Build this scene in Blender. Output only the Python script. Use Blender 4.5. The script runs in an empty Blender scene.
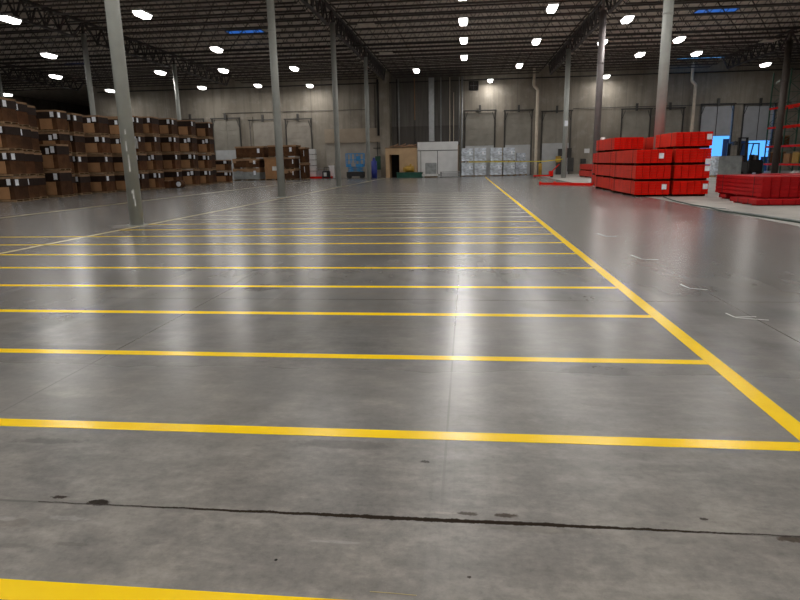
import bpy, math, random
from mathutils import Vector, Matrix
R = math.radians
rnd = random.Random(7)
S = bpy.context.scene
C = S.collection
# ------------------------------------------------------------------ camera
cam = bpy.data.cameras.new('camera'); co = bpy.data.objects.new('camera', cam); C.objects.link(co)
cr = Vector((0.99403727, 0.10754249, -0.01801462)); cu = Vector((-0.00627435, 0.22134819, 0.97517466)); cf = Vector((-0.10886021, 0.96924692, -0.22070311))
m = Matrix((cr, cu, -cf)).transposed().to_4x4(); m.translation = (0, 0, 1.6)
co.matrix_world = m
cam.sensor_width = 36; cam.lens = 603.49 / 800 * 36; cam.clip_end = 500; cam.clip_start = 0.05
S.camera = co
# ------------------------------------------------------------------ world: blue dusk sky
w = bpy.data.worlds.new('dusk'); S.world = w; w.use_nodes = True
w.node_tree.nodes['Background'].inputs[0].default_value = (0.09, 0.37, 1.0, 1)
w.node_tree.nodes['Background'].inputs[1].default_value = 1.0
S.view_settings.view_transform = 'Standard'; S.view_settings.look = 'None'; S.view_settings.gamma = 1
S.view_settings.use_curve_mapping = False
S.view_settings.exposure = 0.62
LAMP = 105.0      # watts of each lamp's area light

# ------------------------------------------------------------------ helpers
class MB:
    def __init__(s): s.v = []; s.f = []
    def box(s, x0, x1, y0, y1, z0, z1, mat=None):
        n = len(s.v)
        P = [(x, y, z) for z in (z0, z1) for y in (y0, y1) for x in (x0, x1)]
        if mat: P = [tuple(mat @ Vector(q)) for q in P]
        s.v += P
        s.f += [tuple(n + i for i in q) for q in ((0, 2, 3, 1), (4, 5, 7, 6), (0, 1, 5, 4), (2, 6, 7, 3), (0, 4, 6, 2), (1, 3, 7, 5))]
        return s
    def bar(s, a, b, wd, hg=None):
        a = Vector(a); b = Vector(b); hg = hg or wd; d = (b - a).normalized()
        up = Vector((0, 0, 1)) if abs(d.z) < .95 else Vector((1, 0, 0))
        x = d.cross(up).normalized() * wd / 2; y = x.cross(d).normalized() * hg / 2
        n = len(s.v)
        for c in (a, b): s.v += [tuple(c - x - y), tuple(c + x - y), tuple(c + x + y), tuple(c - x + y)]
        s.f += [tuple(n + i for i in q) for q in ((3, 2, 1, 0), (4, 5, 6, 7), (0, 1, 5, 4), (1, 2, 6, 5), (2, 3, 7, 6), (3, 0, 4, 7))]
        return s
    def cyl(s, a, b, r, r2=None, k=16):
        a = Vector(a); b = Vector(b); r2 = r if r2 is None else r2; d = (b - a).normalized()
        up = Vector((0, 0, 1)) if abs(d.z) < .95 else Vector((1, 0, 0))
        x = d.cross(up).normalized(); y = x.cross(d).normalized(); n = len(s.v)
        for c, q in ((a, r), (b, r2)):
            for i in range(k):
                t = 2 * math.pi * i / k; s.v.append(tuple(c + (x * math.cos(t) + y * math.sin(t)) * q))
        s.f.append(tuple(n + i for i in range(k))); s.f.append(tuple(n + k + i for i in reversed(range(k))))
        for i in range(k):
            j = (i + 1) % k; s.f.append((n + i, n + k + i, n + k + j, n + j))
        return s
    def tube(s, pts, r, k=8):
        for a, b in zip(pts, pts[1:]): s.cyl(a, b, r, k=k)
        return s
    def poly(s, pts, z0, z1):
        n = len(s.v); k = len(pts)
        s.v += [(x, y, z0) for x, y in pts] + [(x, y, z1) for x, y in pts]
        s.f.append(tuple(n + i for i in reversed(range(k)))); s.f.append(tuple(n + k + i for i in range(k)))
        for i in range(k):
            j = (i + 1) % k; s.f.append((n + i, n + j, n + k + j, n + k + i))
        return s
    def prof(s, pts, x0, x1):                       # (y,z) profile extruded along x
        n = len(s.v); k = len(pts)
        s.v += [(x0, y, z) for y, z in pts] + [(x1, y, z) for y, z in pts]
        s.f.append(tuple(n + i for i in range(k))); s.f.append(tuple(n + k + i for i in reversed(range(k))))
        for i in range(k):
            j = (i + 1) % k; s.f.append((n + i, n + k + i, n + k + j, n + j))
        return s
    def build(s, name, mat, parent=None, bevel=0, smooth=False):
        me = bpy.data.meshes.new(name); me.from_pydata(s.v, [], s.f)
        import bmesh
        bm = bmesh.new(); bm.from_mesh(me); bmesh.ops.recalc_face_normals(bm, faces=bm.faces)
        if bevel: bmesh.ops.bevel(bm, geom=list(bm.edges), offset=bevel, segments=2, affect='EDGES', clamp_overlap=True)
        bm.to_mesh(me); bm.free()
        if smooth:
            for q in me.polygons: q.use_smooth = len(q.vertices) == 4
        me.materials.append(mat)
        o = bpy.data.objects.new(name, me); C.objects.link(o)
        if parent: o.parent = parent
        return o

def tag(o, label=None, cat=None, group=None, kind=None):
    if label: o['label'] = label
    if cat: o['category'] = cat
    if group: o['group'] = group
    if kind: o['kind'] = kind
    return o
def empty(name, loc, label, cat, group=None, rz=0):
    o = bpy.data.objects.new(name, None); C.objects.link(o); o.location = loc; o.rotation_euler = (0, 0, rz)
    o.empty_display_size = .2
    return tag(o, label, cat, group)
KIDS = {}
def kids(o): return [c for c in bpy.data.objects if c.parent == o]
def copy_tree(o, parent=None, ch=None):
    c = o.copy(); C.objects.link(c)
    if parent: c.parent = parent
    if o.name not in KIDS: KIDS[o.name] = kids(o)
    for k in KIDS[o.name]: copy_tree(k, c)
    return c

# ------------------------------------------------------------------ materials
def nt(name):
    m_ = bpy.data.materials.new(name); m_.use_nodes = True
    return m_, m_.node_tree, m_.node_tree.nodes['Principled BSDF']
def mat(name, col, rough=.6, metal=0, var=.12, scale=3.0, bump=0, spec=.5, stretch=(1, 1, 1), trans=0):
    m_, t, b = nt(name); N = t.nodes; L = t.links
    tc = N.new('ShaderNodeTexCoord'); mp = N.new('ShaderNodeMapping'); mp.inputs['Scale'].default_value = stretch
    L.new(tc.outputs['Object'], mp.inputs[0])
    no = N.new('ShaderNodeTexNoise'); no.inputs['Scale'].default_value = scale; no.inputs['Detail'].default_value = 5
    L.new(mp.outputs[0], no.inputs['Vector'])
    rp = N.new('ShaderNodeValToRGB'); rp.color_ramp.elements[0].position = .3; rp.color_ramp.elements[1].position = .7
    rp.color_ramp.elements[0].color = tuple(c * (1 - var) for c in col) + (1,); rp.color_ramp.elements[1].color = tuple(min(1, c * (1 + var)) for c in col) + (1,)
    L.new(no.outputs[0], rp.inputs[0]); L.new(rp.outputs[0], b.inputs['Base Color'])
    b.inputs['Roughness'].default_value = rough; b.inputs['Metallic'].default_value = metal
    b.inputs['Specular IOR Level'].default_value = spec
    if trans: b.inputs['Transmission Weight'].default_value = trans
    if bump:
        bp = N.new('ShaderNodeBump'); bp.inputs['Strength'].default_value = bump; bp.inputs['Distance'].default_value = .03
        L.new(no.outputs[0], bp.inputs['Height']); L.new(bp.outputs[0], b.inputs['Normal'])
    return m_
def emit(name, col, st):
    m_, t, b = nt(name); b.inputs['Base Color'].default_value = (*col, 1)
    b.inputs['Emission Color'].default_value = (*col, 1); b.inputs['Emission Strength'].default_value = st
    return m_
class NX:                                            # tiny node-expression helper
    def __init__(s, t): s.t = t
    def m(s, op, a, b=None, c=None):
        n = s.t.nodes.new('ShaderNodeMath'); n.operation = op
        for i, q in enumerate((a, b, c)):
            if q is None: continue
            if isinstance(q, (int, float)): n.inputs[i].default_value = q
            else: s.t.links.new(q, n.inputs[i])
        return n.outputs[0]
    def near(s, x, period, off, half):               # 1 when |x-off| mod period is below half
        q = s.m('ABSOLUTE', s.m('SUBTRACT', s.m('FRACT', s.m('ADD', s.m('DIVIDE', s.m('SUBTRACT', x, off), period), .5)), .5))
        return s.m('LESS_THAN', s.m('MULTIPLY', q, period), half)
    def noise(s, vec, scale, detail=4, stretch=None, rough=.5):
        if stretch:
            mp = s.t.nodes.new('ShaderNodeMapping'); mp.inputs['Scale'].default_value = stretch[:3]
            if len(stretch) > 3: mp.inputs['Rotation'].default_value = (0, 0, stretch[3])
            s.t.links.new(vec, mp.inputs[0]); vec = mp.outputs[0]
        n = s.t.nodes.new('ShaderNodeTexNoise'); n.inputs['Scale'].default_value = scale; n.inputs['Detail'].default_value = detail
        n.inputs['Roughness'].default_value = rough
        s.t.links.new(vec, n.inputs['Vector']); return n.outputs[0]
    def step(s, x, a, b, lo=0., hi=1.):
        n = s.t.nodes.new('ShaderNodeMapRange'); n.inputs[1].default_value = a; n.inputs[2].default_value = b
        n.inputs[3].default_value = lo; n.inputs[4].default_value = hi; n.clamp = True
        if isinstance(x, (int, float)): n.inputs[0].default_value = x
        else: s.t.links.new(x, n.inputs[0])
        return n.outputs[0]
    def mix(s, f, a, b):
        n = s.t.nodes.new('ShaderNodeMix'); n.data_type = 'RGBA'
        if isinstance(f, (int, float)): n.inputs[0].default_value = f
        else: s.t.links.new(f, n.inputs[0])
        for i, q in ((6, a), (7, b)):
            if isinstance(q, tuple): n.inputs[i].default_value = (*q, 1)
            else: s.t.links.new(q, n.inputs[i])
        return n.outputs[2]

JX, JP = -0.11, 3.03        # long joints, every 3.03 m
def floor_mat():
    m_, t, b = nt('polished_concrete'); X = NX(t); L = t.links
    tc = t.nodes.new('ShaderNodeTexCoord'); V = tc.outputs['Object']
    sp = t.nodes.new('ShaderNodeSeparateXYZ'); L.new(V, sp.inputs[0]); x, y = sp.outputs[0], sp.outputs[1]
    big = X.noise(V, .22, 6, rough=.6); mid = X.noise(V, 1.3, 4, rough=.5); fine = X.noise(V, 22, 5, rough=.7)
    strk = X.noise(V, 1.1, 4, (1.6, .35, 1, .35), rough=.5)
    trow = X.noise(V, 2.2, 5, (1, .12, 1, -.25), rough=.6)
    col = X.mix(X.step(big, .35, .65), (.140, .140, .137), (.200, .199, .193))
    col = X.mix(X.m('MULTIPLY', X.step(mid, .38, .70), .45), col, (.235, .220, .200))
    col = X.mix(X.m('MULTIPLY', X.step(strk, .42, .75), .55), col, (.105, .100, .092))
    col = X.mix(X.m('MULTIPLY', X.step(trow, .52, .80), .40), col, (.30, .285, .262))
    fade = X.step(y, 2.5, 7., 1, .0)     # finer grain only near the camera, faded out with distance
    col = X.mix(X.m('MULTIPLY', X.m('MULTIPLY', X.step(fine, .46, .75), .45), fade), col, (.085, .080, .072))
    grit = X.noise(V, 110, 3, rough=.7); brush = X.noise(V, 3.0, 8, (1, 3.2, 1, .5), rough=.72)
    col = X.mix(X.m('MULTIPLY', X.m('MULTIPLY', X.step(grit, .5, .72), .3), fade), col, (.30, .28, .25))
    col = X.mix(X.m('MULTIPLY', X.m('MULTIPLY', X.step(brush, .50, .72), .35), fade), col, (.29, .272, .245))
    # near the camera the slab colour shifts lighter and browner
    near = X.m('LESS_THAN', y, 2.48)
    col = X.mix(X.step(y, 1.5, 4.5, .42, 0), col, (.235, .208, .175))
    pat = X.noise(V, .8, 3, (1, .8, 1, .4), rough=.5); pat2 = X.noise(V, 2.7, 7, (1, 1.3, 1, -.5), rough=.68)
    col = X.mix(X.m('MULTIPLY', X.step(pat, .48, .66), .5), col, (.115, .107, .095))
    col = X.mix(X.m('MULTIPLY', X.m('MULTIPLY', X.step(pat2, .50, .70), .38), fade), col, (.285, .262, .228))
    # long curved tyre scuffs
    ra = X.m('SQRT', X.m('ADD', X.m('POWER', X.m('SUBTRACT', x, 9.5), 2.), X.m('POWER', X.m('SUBTRACT', y, 17.), 2.)))
    tm = X.m('MULTIPLY', X.m('MAXIMUM', X.step(X.m('ABSOLUTE', X.m('SUBTRACT', ra, 12.6)), .04, .13, 1, 0), X.step(X.m('ABSOLUTE', X.m('SUBTRACT', ra, 13.5)), .04, .13, 1, 0)), X.step(strk, .35, .6))
    col = X.mix(X.m('MULTIPLY', tm, .28), col, (.09, .085, .08))
    # paler unpolished slab to the right
    px = X.m('GREATER_THAN', X.m('ADD', x, X.m('MULTIPLY', X.m('SUBTRACT', mid, .5), .12)), 7.72)
    py = X.m('GREATER_THAN', y, 9.)
    pale = X.m('MULTIPLY', px, py)
    col = X.mix(X.m('MULTIPLY', pale, .75), col, (.42, .405, .37))
    # dark oily marks
    holes = []
    def blob(cx, cy, rx, ry, amt, c, col):
        dx = X.m('DIVIDE', X.m('SUBTRACT', x, cx), rx); dy = X.m('DIVIDE', X.m('SUBTRACT', y, cy), ry)
        d = X.m('SQRT', X.m('ADD', X.m('MULTIPLY', dx, dx), X.m('MULTIPLY', dy, dy)))
        n = X.noise(V, 2.2 / max(rx, ry) * .6, 5, rough=.75)
        f = X.step(X.m('ADD', d, X.m('MULTIPLY', X.m('SUBTRACT', n, .5), 2.2)), .7, 1.05, amt, 0)
        if amt > .7 and c[0] < .1: holes.append(f)
        return X.mix(f, col, c)
    for a in ((1.02, 4.60, .30, .13, .60, (.05, .048, .045)), (-2.72, 7.75, .28, .22, .69, (.04, .038, .035)), (-.7, 3.2, .3, .06, .6, (.055, .05, .048)),
              (-1.79, 2.50, .07, .03, .97, (.02, .014, .010)), (-2.02, 2.53, .045, .016, .9, (.03, .02, .015)), (.02, 2.545, .05, .018, .75, (.06, .045, .035)),
              (.19, 2.545, .055, .02, .8, (.055, .04, .03)), (.30, 2.44, .28, .03, .5, (.12, .11, .09)), (1.08, 2.585, .02, .012, .9, (.06, .05, .045)),
              (-.22, 3.03, .028, .016, .8, (.06, .056, .05)), (.02, 2.10, .010, .008, .9, (.03, .025, .02)), (-.78, 2.14, .008, .008, .95, (.01, .01, .01)),
              (1.42, 2.46, .11, .025, .85, (.09, .07, .055)), (1.4, 2.30, .1, .03, .5, (.11, .10, .09)), (-2.2, 2.3, .2, .05, .45, (.10, .08, .065)),
              (-1.95, 2.14, .1, .02, .5, (.10, .09, .08)), (-1.7, 2.17, .1, .015, .5, (.09, .08, .07)), (-2.5, 3.12, .25, .04, .6, (.055, .05, .048)),
              (.88, 3.9, .12, .03, .4, (.1, .095, .09)), (-.5, 6.9, .2, .1, .3, (.1, .095, .09))):
        col = blob(*a, col)
    for a in ((-1.85, 2.36, .09, .02, .22, (.5, .49, .47)), (-2.15, 2.33, .06, .02, .22, (.55, .54, .52)), (-.1, 2.54, .07, .012, .5, (.35, .31, .27)), (-.55, 2.28, .12, .012, .35, (.4, .39, .37)),
              (-2.35, 2.42, .05, .01, .22, (.6, .6, .58))):
        col = blob(*a, col)
    # polished-off rings at the column feet
    def per(v, off, p): return X.m('MULTIPLY', X.m('ABSOLUTE', X.m('SUBTRACT', X.m('FRACT', X.m('ADD', X.m('DIVIDE', X.m('SUBTRACT', v, off), p), .5)), .5)), p)
    dsum = X.m('ADD', per(x, -9.45, 18.53), per(y, 16.43, 14.2))
    col = X.mix(X.step(X.m('ADD', dsum, X.m('MULTIPLY', X.m('SUBTRACT', mid, .5), .9)), .75, .95, .6, 0), col, (.40, .385, .36))
    # overall mottling of the slab
    f = X.m('ADD', X.m('ADD', .95, X.m('MULTIPLY', X.m('SUBTRACT', pat, .5), 1.1)), X.m('ADD', X.m('MULTIPLY', X.m('MULTIPLY', X.m('SUBTRACT', brush, .5), fade), .95), X.m('ADD', X.m('MULTIPLY', X.m('MULTIPLY', X.m('SUBTRACT', pat2, .5), fade), 1.2), X.m('MULTIPLY', X.m('MULTIPLY', X.m('SUBTRACT', fine, .5), fade), 1.2))))
    vm = t.nodes.new('ShaderNodeVectorMath'); vm.operation = 'SCALE'; L.new(col, vm.inputs[0]); L.new(f, vm.inputs['Scale']); col = vm.outputs[0]
    # joints
    jx = X.m('MULTIPLY', X.near(x, JP, JX, .007), X.step(y, 2.45, 4.2, .12, 1)); jy = X.near(y, 4.56, 2.48, .009)
    jn = X.step(mid, .25, .40, .35, 1); j = X.m('MAXIMUM', X.m('MULTIPLY', jx, jn), X.m('MULTIPLY', jy, jn))
    col = X.mix(X.m('MULTIPLY', j, .75), col, (.06, .055, .05))
    jw = X.near(x, JP, JX, .05); col = X.mix(X.m('MULTIPLY', jw, .05), col, (.35, .34, .33))
    # the cracked joint: dark, uneven width, strongest in the middle
    cn = X.noise(V, 9, 6, (1, .2, 1), rough=.7); cw = X.noise(V, 14, 4, (1, .01, 1), rough=.8)
    dy = X.m('ABSOLUTE', X.m('SUBTRACT', y, X.m('ADD', 2.482, X.m('MULTIPLY', X.m('SUBTRACT', cn, .5), .032))))
    amp = X.m('MULTIPLY', X.step(x, -1.75, -.4, .12, 1), X.step(x, .3, 1.35, 1, .10))
    wd = X.m('MULTIPLY', amp, X.m('ADD', .001, X.m('MULTIPLY', cw, .026)))
    crack = X.step(X.m('SUBTRACT', dy, wd), -.001, .0025, 1, 0)
    lim = X.m('MULTIPLY', X.m('GREATER_THAN', x, -2.1), X.m('LESS_THAN', x, 1.5))
    crack = X.m('MULTIPLY', crack, lim)
    col = X.mix(X.m('MULTIPLY', crack, .93), col, (.022, .015, .010))
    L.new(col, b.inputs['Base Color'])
    hole = crack
    for q in holes: hole = X.m('MAXIMUM', hole, q)
    L.new(X.step(hole, 0, .8, .5, .03), b.inputs['Specular IOR Level'])
    r = X.m('ADD', X.step(mid, .3, .7, .250, .256), 0.)
    r = X.m('ADD', r, X.step(y, 1.8, 5.0, .14, 0))   # dusty by the dock side, buffed further in
    r = X.m('ADD', r, X.m('MULTIPLY', pale, .3)); r = X.m('ADD', r, X.m('MULTIPLY', crack, .5))
    L.new(r, b.inputs['Roughness'])
    bp = t.nodes.new('ShaderNodeBump'); L.new(X.m('MULTIPLY', fade, .12), bp.inputs['Strength']); bp.inputs['Distance'].default_value = .01
    wav = X.noise(V, 1.6, 1)
    h = X.m('SUBTRACT', X.m('MULTIPLY', wav, .5), X.m('MULTIPLY', X.m('MAXIMUM', crack, j), .8))
    L.new(h, bp.inputs['Height']); L.new(bp.outputs[0], b.inputs['Normal'])
    return m_
def wall_mat():
    m_, t, b = nt('tilt_up_concrete'); X = NX(t); L = t.links
    tc = t.nodes.new('ShaderNodeTexCoord'); V = tc.outputs['Object']
    sp = t.nodes.new('ShaderNodeSeparateXYZ'); L.new(V, sp.inputs[0]); x, z = sp.outputs[0], sp.outputs[2]
    big = X.noise(V, .25, 6); st = X.noise(V, 1.2, 6, (1.4, 1, .10), rough=.65); blot = X.noise(V, 1.0, 7, rough=.7)
    col = X.mix(X.step(big, .35, .65), (.235, .208, .168), (.335, .303, .25))
    col = X.mix(X.m('MULTIPLY', X.step(st, .45, .70), .6), col, (.14, .125, .104))
    col = X.mix(X.m('MULTIPLY', X.step(blot, .52, .72), .4), col, (.43, .41, .37))
    jt = X.near(x, 6.16, -.35, .05)
    col = X.mix(X.m('MULTIPLY', jt, .25), col, (.10, .09, .08))
    L.new(col, b.inputs['Base Color']); b.inputs['Roughness'].default_value = .85
    return m_
M = dict(
    floor=floor_mat(), wall=wall_mat(),
    deck=mat('roof_deck', (0.540, 0.486, 0.421), .8, var=.2, scale=1.5),
    steel=mat('dark_roof_steel', (.060, .050, .046), .6, var=.25, scale=4),
    girder=mat('dark_girder_steel', (.05, .044, .044), .6, var=.25, scale=4),
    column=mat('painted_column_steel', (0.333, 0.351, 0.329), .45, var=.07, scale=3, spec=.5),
    colbrown=mat('dark_brown_column', (.10, .085, .075), .6, var=.1),
    colmauve=mat('mauve_grey_column', (.17, .15, .15), .5, var=.1),
    scuff=mat('scuffed_white_paint', (.72, .74, .74), .5, var=.1, scale=20),
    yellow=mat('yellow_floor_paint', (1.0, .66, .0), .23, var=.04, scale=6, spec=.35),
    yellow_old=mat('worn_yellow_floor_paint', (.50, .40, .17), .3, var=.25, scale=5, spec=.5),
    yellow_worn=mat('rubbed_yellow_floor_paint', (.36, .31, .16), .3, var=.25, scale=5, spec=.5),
    housing=mat('lamp_housing', (.55, .56, .56), .4, var=.05),
    wire=mat('hanging_wire', (.15, .15, .15), .5),
    carton_a=mat('brown_carton', (0.090, 0.041, 0.018), .85, var=.35, scale=2.5, spec=.15),
    carton_b=mat('dark_brown_carton', (0.059, 0.027, 0.013), .85, var=.35, scale=2.5, spec=.15),
    carton_c=mat('reddish_brown_carton', (0.107, 0.045, 0.019), .85, var=.35, scale=2.5, spec=.15),
    sleeve=mat('dark_wrap_sleeve', (.026, .015, .011), .6, spec=.15, var=.3, scale=3),
    tan=mat('tan_cardboard', (0.326, 0.170, 0.074), .85, var=.15, scale=2),
    lid=mat('carton_lid', (0.299, 0.177, 0.092), .85, var=.25, scale=1.2),
    wood=mat('pallet_wood', (.26, .165, .085), .85, var=.25, scale=4),
    paper=mat('white_paper', (.82, .86, .95), .7, var=.12, scale=14),
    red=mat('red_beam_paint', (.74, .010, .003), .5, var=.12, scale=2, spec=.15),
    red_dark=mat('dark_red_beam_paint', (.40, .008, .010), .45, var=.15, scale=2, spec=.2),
    redside=mat('red_beam_web', (.66, .030, .010), .45, var=.12, scale=2, spec=.25),
    strap=mat('black_strap', (.02, .02, .02), .5),
    wrap=mat('stretch_wrap', (0.572, 0.638, 0.732), .22, var=.42, scale=2.6, bump=.6, spec=.9, stretch=(1, 1, 2.2)),
    wrapgrey=mat('grey_stretch_wrap', (.26, .28, .28), .3, var=.3, scale=2.2, bump=.6, spec=.8),
    white=mat('white_panel', (0.759, 0.770, 0.770), .5, var=.06, scale=1.2),
    whitedoor=mat('white_door_section', (.50, .52, .53), .5, var=.08, scale=1.2),
    greydoor=mat('grey_door_section', (0.287, 0.270, 0.230), .6, var=.15, scale=1.0),
    palegrey=mat('pale_grey_door_section', (.40, .42, .45), .5, var=.1, scale=1.0),
    concdoor=mat('beige_door_section', (0.330, 0.303, 0.259), .7, var=.2, scale=.8),
    track=mat('door_track_steel', (.05, .048, .045), .5, var=.2),
    ply=mat('tan_plywood', (.50, .34, .19), .7, var=.1, scale=1.5),
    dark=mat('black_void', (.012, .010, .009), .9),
    beige=mat('beige_wall_panel', (.35, .29, .22), .8, var=.12, scale=1.0),
    cladding=mat('dull_metal_cladding', (.13, .122, .108), .7, var=.25, scale=1.2, stretch=(3, 1, .2)),
    claddark=mat('dark_metal_cladding', (.075, .068, .06), .7, var=.25, scale=1.2, stretch=(3, 1, .2)),
    pipe_tan=mat('tan_pipe', (0.660, 0.583, 0.473), .5, var=.1),
    pipe_grey=mat('grey_pipe', (.30, .31, .31), .45, var=.15),
    pipe_dark=mat('dark_pipe', (.03, .028, .027), .5),
    pipe_rust=mat('orange_brown_pipe', (.36, .2, .11), .5),
    blue=mat('blue_lift_paint', (0.028, 0.240, 0.546), .4, var=.15),
    bluebin=mat('deep_blue_plastic', (.02, .035, .25), .5),
    black=mat('black_rubber', (.015, .015, .016), .6),
    green=mat('green_container_paint', (.02, .10, .07), .5, var=.2),
    rackgreen=mat('green_rack_paint', (.02, .09, .055), .5, var=.2),
    gold=mat('mustard_plastic', (.42, .25, .03), .5, var=.15),
    ducts=mat('galvanised_duct', (.40, .42, .43), .4, metal=.3, var=.12),
    cable=mat('dark_green_cable', (.03, .055, .045), .6),
    chalk=mat('white_chalk', (.50, .50, .49), .9, var=.1, scale=30),
    yard=mat('asphalt_yard', (.06, .06, .065), .9),
    trailer=mat('blue_trailer', (0.023, 0.072, 0.180), .5),
    skylight=emit('skylight_acrylic', (.02, .11, .42), .55),
    skybright=emit('bright_skylight_acrylic', (.10, .35, .75), .9),
    tape=mat('yellow_barrier_tape', (.75, .62, .03), .5),
    hatch=mat('pale_hatch_panel', (.6, .55, .48), .7),
    debris=mat('white_plastic_scrap', (.6, .6, .58), .5, var=.2, scale=6, bump=.5),
)
def lens_mat():
    m_, t, b = nt('lit_prismatic_lens'); b.inputs['Base Color'].default_value = (.9, .9, .9, 1)
    b.inputs['Emission Color'].default_value = (1, .97, .93, 1); b.inputs['Emission Strength'].default_value = 7.0; m_.cycles.emission_sampling = 'NONE'
    return m_
M['lens'] = lens_mat()

# ------------------------------------------------------------------ the hall
YB = 75.0; ZD = 12.2
XL, XR, YF = -65.0, 46.3, -10.0; XS, YS = -46.7, 112.0   # the hall runs deeper left of XS
def struct(name, mb, m_, **k): o = mb.build(name, m_, **k); o['kind'] = 'structure'; return o
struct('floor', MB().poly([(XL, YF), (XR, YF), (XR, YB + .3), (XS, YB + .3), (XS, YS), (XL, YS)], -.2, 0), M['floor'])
struct('ceiling', MB().poly([(XL, YF), (XR, YF), (XR, YB + .3), (XS, YB + .3), (XS, YS), (XL, YS)], ZD, ZD + .2), M['deck'])
OP = [(26.4, 29.9, 7.25), (31.0, 34.3, 7.15)]          # the two open dock doors
b = MB(); xs = XS
for x0, x1, zt in OP:
    b.box(xs, x0, YB, YB + .3, 0, ZD); b.box(x0, x1, YB, YB + .3, zt, ZD); xs = x1
b.box(xs, XR, YB, YB + .3, 0, ZD)
struct('wall_back', b, M['wall'])
struct('wall_left', MB().box(XL - .3, XL, YF, YS, 0, ZD), M['wall'])
struct('wall_far', MB().box(XL, XS, YS, YS + .3, 0, ZD), M['wall'])
struct('wall_step', MB().box(XS, XS + .3, YB + .3, YS, 0, ZD), M['wall'])
struct('wall_right', MB().box(XR, XR + .3, YF, YB + .3, 0, ZD), M['wall'])
struct('wall_front', MB().box(XL, XR, YF - .3, YF, 0, ZD), M['wall'])
struct('trim_1', MB().box(-17.2, -10.2, YB - .5, YB, 4.15, 5.8), M['beige'])
struct('trim_2', MB().box(-17.15, -10.2, YB - .3, YB, 0, 4.15), M['white' if 0 else 'concdoor'])
b = MB().box(-9.0, -.9, YB - .12, YB, 5.9, ZD)
for i in range(28): b.box(-8.95 + i * .29, -8.83 + i * .29, YB - .17, YB - .12, 5.9, ZD)
struct('trim_3', b, M['cladding'])
struct('trim_4', MB().box(-9.0, -.9, YB - .25, YB, 3.6, 5.9), M['claddark'])
struct('trim_5', MB().box(-10.35, -9.2, YB - .9, YB, 0, ZD, None), M['wall'])
for i, (x, z) in enumerate(((3.35, 7.6), (7.6, 7.5), (-27.2, 7.5))):
    struct('trim_%d' % (6 + i), MB().box(x, x + .95, YB - .25, YB, 0, z), M['wall'])

# dock doors: sections, tracks, header shaft
def dock_door(n, x0, x1, zt, upper, lower, zsplit, zopen=0, skew=0):
    e = bpy.data.objects.new('door_%d' % n, None); C.objects.link(e); e.location = ((x0 + x1) / 2, YB - .2, 0); e['kind'] = 'structure'
    hw = (x1 - x0) / 2
    def rows(za, zb, m_):
        k = max(1, round((zb - za) / .62)); b = MB(); h = (zb - za) / k
        for i in range(k):
            b.box(-hw + .12, hw - .12, .05, .11, za + i * h + .012, za + (i + 1) * h - .012)
            b.box(-hw + .12, hw - .12, .035, .05, za + i * h + .02, za + i * h + .06)
        b.box(-hw + .1, hw - .1, .11, .14, za, zb)
        b.build('door_panel', m_, e)
        if m_ is not M['concdoor']: MB().box(-.03, .03, .0, .05, za, zb).build('centre_stile', M['track'] if m_ is M['palegrey'] else m_, e)
    if zopen < zsplit: rows(zopen, zsplit, lower)
    rows(max(zsplit, zopen), zt - .35, upper)
    for s in (-1, 1):
        MB().box(s * hw - .045, s * hw + .045, -.06, .12, 0, zt - .05).build('door_track', M['track'], e)
        MB().bar((s * (hw - .35), -.04, zt - .25), (s * (hw - .02), -.04, zt - 1.2), .05).build('track_brace', M['track'], e)
    MB().cyl((-hw - .15, -.1, zt - .1), (hw + .15, -.1, zt - .1), .07, k=10).build('spring_shaft', M['track'], e)
    b = MB().box(-.12, .12, -.2, 0, zt - .3, zt + .5); b.build('shaft_bracket', M['track'], e)
    return e
dock_door(1, -31.4, -27.9, 7.5, M['greydoor'], M['whitedoor'], 3.6)
dock_door(2, -26.6, -23.2, 7.2, M['concdoor'], M['whitedoor'], 3.4)
dock_door(3, -22.1, -18.9, 7.2, M['concdoor'], M['whitedoor'], 3.5)
dock_door(4, -.3, 3.25, 7.6, M['greydoor'], M['whitedoor'], 3.5)
dock_door(5, 4.4, 7.55, 7.5, M['greydoor'], M['whitedoor'], 3.5)
dock_door(6, 8.7, 12.0, 7.3, M['greydoor'], M['whitedoor'], 3.6)
dock_door(7, 17.7, 20.9, 7.3, M['greydoor'], M['greydoor'], 3.5)
dock_door(8, 21.4, 24.5, 7.3, M['greydoor'], M['greydoor'], 3.5)
dock_door(9, 26.4, 29.9, 7.6, M['palegrey'], M['palegrey'], 4.1, zopen=4.0)
dock_door(10, 31.0, 34.3, 7.5, M['palegrey'], M['palegrey'], 4.1, zopen=3.4)
dock_door(11, -35.8, -32.5, 7.5, M['concdoor'], M['whitedoor'], 3.5)

# what lies outside the open doors
struct('ground_yard', MB().box(10, 90, YB + .3, 200, -1.3, -1.2), M['yard'])
for i, (x0, y0) in enumerate(((29.75, 76.6), (35.2, 79.0))):
    t = empty('semi_trailer', (x0, y0, -1.2), ('dark blue trailer standing outside the dock opening behind the red stack', 'dark blue trailer outside the dock opening behind the forklift')[i], 'trailer', rz=-.42)
    MB().box(0, 2.5, 0, 9, 1.1, (4.9, 2.8)[i]).build('trailer_body', M['trailer'], t)
    b = MB(); [b.cyl((.1, y, .5), (2.4, y, .5), .5) for y in (6.5, 7.7)]; b.build('wheel', M['black'], t)
    MB().box(.9, 1.6, .4, 8, .9, 1.12).build('chassis', M['dark'], t); MB().box(.8, .9, 1.2, 1.4, 0, 1).build('landing_leg', M['dark'], t)

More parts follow.
